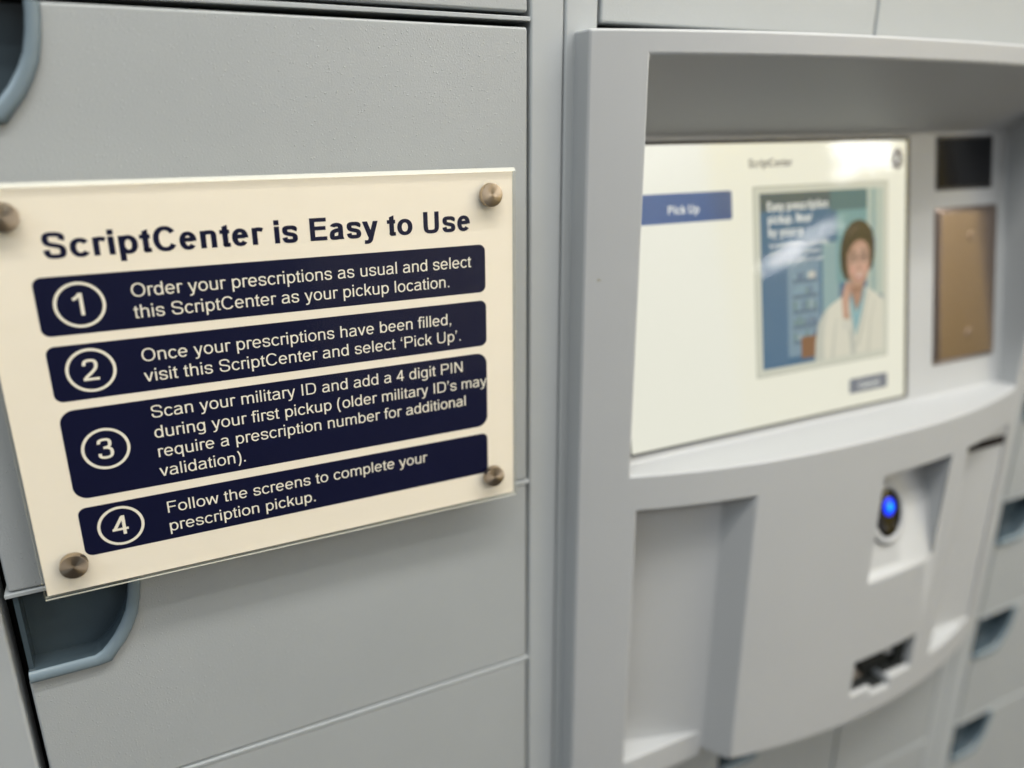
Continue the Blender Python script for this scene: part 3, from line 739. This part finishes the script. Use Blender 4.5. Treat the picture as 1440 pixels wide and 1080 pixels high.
rev(bm, f3, [(.0062, .0062, -.002, 0), (.0058, .0058, .001, 0), (.003, .003, .0018, 0)], 20)
mesh_obj('reader_roller', bm, mat('roller', (.45, .46, .46), .35), rd, ang=60)

# receipt slot in the right pocket
bm = bmesh.new()
s = seg('rpock'); s = [.6668]+[x for x in s if .668 < x < .751]+[.7545]
fr = [(x, max(RY, arc(x)+.001)-.0008) for x in s]
a = [bm.verts.new((x, y, -.2932)) for x, y in fr]; b = [bm.verts.new((x, y, -.3015)) for x, y in fr]
a2 = [bm.verts.new((x, y+.0012, -.2932)) for x, y in fr]; b2 = [bm.verts.new((x, y+.0012, -.3015)) for x, y in fr]
for k in range(len(fr)-1):
    bm.faces.new((a[k], a[k+1], b[k+1], b[k])); bm.faces.new((a[k], a2[k], a2[k+1], a[k+1])); bm.faces.new((b[k], b[k+1], b2[k+1], b2[k]))
mesh_obj('receipt_slot', bm, mat('slot_black', (.010, .006, .005), .7, spec=.1), kiosk, smooth=False)

# ------------------------------------------------------------------ the yellow wall across the room, seen mirrored in the touchscreen
bm = bmesh.new(); box(bm, 2.80, 2.90, -2.75, -1.55, -1.5, 1.30)
yw = mesh_obj('yellow_wall', bm, mat('yellow_wall_paint', (.84, .64, .13), .7), None, smooth=False); yw['kind'] = 'structure'
bm = bmesh.new()
def wpt(y, z, l): return Vector((2.796-l, y, z))
text_bm(bm, '9', -1.950, -1.815, .425, .28, wpt, True, (210, 150))
box(bm, 2.790, 2.7995, -1.793, -1.748, .415, .70); box(bm, 2.790, 2.7995, -1.722, -1.675, .400, .70)
mesh_obj('wall_lettering', bm, mat('white_lettering', (.9, .9, .88), .6, emit=(1, 1, 1), es=8), yw, smooth=False)

bm = bmesh.new(); box(bm, .95, 2.79, -4.1, -4.0, -1.5, 1.5); box(bm, 2.80, 2.90, -4.1, -2.76, -1.5, 1.5)
ww = mesh_obj('white_wall', bm, mat('white_wall_paint', (.78, .75, .72), .7), None, smooth=False); ww['kind'] = 'structure'

# ------------------------------------------------------------------ instruction sign on standoffs
sign = thing('instruction_sign', 'cream and navy four-step instruction sign under clear acrylic, fixed with metal knobs to left lockers', 'sign', (.079, -.001, -.2424))
AX0, AX1, AZ0, AZ1 = -.0623, .2206, -.2427, -.0255
def sheet(name, y0, y1, inset=0):
    bm = bmesh.new(); box(bm, AX0+inset, AX1-inset, y0, y1, AZ0+inset, AZ1-inset)
    for f_ in bm.faces:
        n_ = (sum((v.co for v in f_.verts), Vector())/4)
        f_.material_index = 0 if abs(n_.y-y0) < 1e-6 or abs(n_.y-y1) < 1e-6 else 1
    return mesh_obj(name, bm, [M_ACRYL, M_EDGE], sign, 0, smooth=False)
YP = -.0180
bs = sheet('back_sheet', -.0150, -.0173)
bm = bmesh.new()
sec = [(-.0184, AZ0), (-.0200, AZ0), (-.0200, AZ1-.0022), (-.0186, AZ1), (-.0184, AZ1)]
A_ = [bm.verts.new((AX0, y, z)) for y, z in sec]; B_ = [bm.verts.new((AX1, y, z)) for y, z in sec]
for k, mi in enumerate((1, 0, 1, 1, 0)):
    q = bm.faces.new((A_[k], A_[(k+1) % 5], B_[(k+1) % 5], B_[k])); q.material_index = mi
bm.faces.new(A_).material_index = 1; bm.faces.new(B_[::-1]).material_index = 1
fs = mesh_obj('front_sheet', bm, [M_ACRYL, M_EDGE], sign, 0, smooth=False)
bm = bmesh.new(); box(bm, AX0+.0012, AX1-.0012, -.0181, -.0176, AZ0+.0016, AZ1-.0016)
paper = mesh_obj('printed_sheet', bm, M_PAPER, sign, smooth=False)
YI = -.01814
def flat(name, pts, y, m, parent):
    bm = bmesh.new(); bm.faces.new([bm.verts.new((x, y, z)) for x, z in pts]); return mesh_obj(name, bm, m, parent, smooth=False)
pl_ = lambda y: (lambda x, z, l: Vector((x, y-l, z)))
def words(name, lines, m, parent, size, bold=False, VH=None):
    bm = bmesh.new()
    for t_, x0, x1, z in lines: text_bm(bm, t_, x0, x1, z, size, pl_(YI-.00006), bold, VH)
    return mesh_obj(name, bm, m, parent, smooth=False)
words('heading', [('ScriptCenter is Easy to Use', -.0327, .1908, -.0614)], M_NAVY, paper, .0172, True, (160, 122))
SZ = .0096
PAN = [((-.0401, .2005, -.0998, -.0703), .0042, -.0851, '1', -.0213, [('Order your prescriptions as usual and select', .0025, .1908, -.0835), ('this ScriptCenter as your pickup location.', .0025, .1762, -.0946)]),
       ((-.0401, .2007, -.1342, -.1050), .0042, -.1191, '2', -.0215, [('Once your prescriptions have been filled,', .0026, .1767, -.1179), ('visit this ScriptCenter and select ‘Pick Up’.', .0026, .1828, -.1290)]),
       ((-.0399, .2005, -.1888, -.1390), .0072, -.1626, '3', -.0212, [('Scan your military ID and add a 4 digit PIN', .0029, .1841, -.1495), ('during your first pickup (older military ID’s may', .0030, .2000, -.1611), ('require a prescription number for additional', .0031, .1855, -.1724), ('validation).', .0028, .0476, -.1838)]),
       ((-.0399, .2003, -.2225, -.1940), .0042, -.2083, '4', -.0206, [('Follow the screens to complete your', .0032, .1571, -.2063), ('prescription pickup.', .0031, .0849, -.2176)])]
for (rect_, r, zc, dig, xc, lines) in PAN:
    pn = flat('navy_panel', rc(*rect_, r, 8), YI, M_NAVY, paper)
    # kept as parts of the sign, one level down
    pn.parent = sign; pn.location += paper.location
    words('lettering', lines, M_WHITEP, pn, SZ)
    bm = bmesh.new(); n = 64; R1, R0 = .0116, .0101
    q = [[bm.verts.new((xc+r_*math.cos(2*math.pi*k/n), YI-.00006, zc+r_*math.sin(2*math.pi*k/n))) for k in range(n)] for r_ in (R1, R0)]
    for k in range(n): bm.faces.new((q[0][k], q[0][(k+1) % n], q[1][(k+1) % n], q[1][k]))
    mesh_obj('number_ring', bm, M_WHITEP, pn, smooth=False)
    bm = bmesh.new(); wd = {'1': .0072, '2': .0070, '3': .0070, '4': .0072}[dig]
    hgt = .0158
    text_bm(bm, dig, xc-wd/2-.0004, xc+wd/2, zc-.0054, hgt, pl_(YI-.00006), False, (104, 88))
    mesh_obj('number', bm, M_WHITEP, pn, smooth=False)
for x, z in ((.2032, -.0408), (.2029, -.2244), (-.0459, -.2243), (-.0462, -.0405)):
    bm = bmesh.new(); n = 48; y1 = -.0240; r = .0069
    rings = [(r, -.0201), (r, y1+.0005), (r-.0002, y1+.0001), (r-.0005, y1)]
    q = [[bm.verts.new((x+a_*math.cos(2*math.pi*k/n), y_, z+a_*math.sin(2*math.pi*k/n))) for k in range(n)] for a_, y_ in rings]
    for g0, g1 in zip(q, q[1:]):
        for k in range(n): bm.faces.new((g0[k], g0[(k+1) % n], g1[(k+1) % n], g1[k]))
    bm.faces.new(q[0][::-1])
    bm.faces.new(q[-1])
    kb = mesh_obj('standoff_knob', bm, M_KNOB, sign, ang=40)
    bm = bmesh.new(); q = [[bm.verts.new((x+.0060*math.cos(2*math.pi*k/n), y_, z+.0060*math.sin(2*math.pi*k/n))) for k in range(n)] for y_ in (-.0149, -.0001)]
    for k in range(n): bm.faces.new((q[0][k], q[0][(k+1) % n], q[1][(k+1) % n], q[1][k]))
    bm.faces.new(q[0]); bm.faces.new(q[1][::-1])
    mesh_obj('barrel', bm, M_KNOBS, kb)
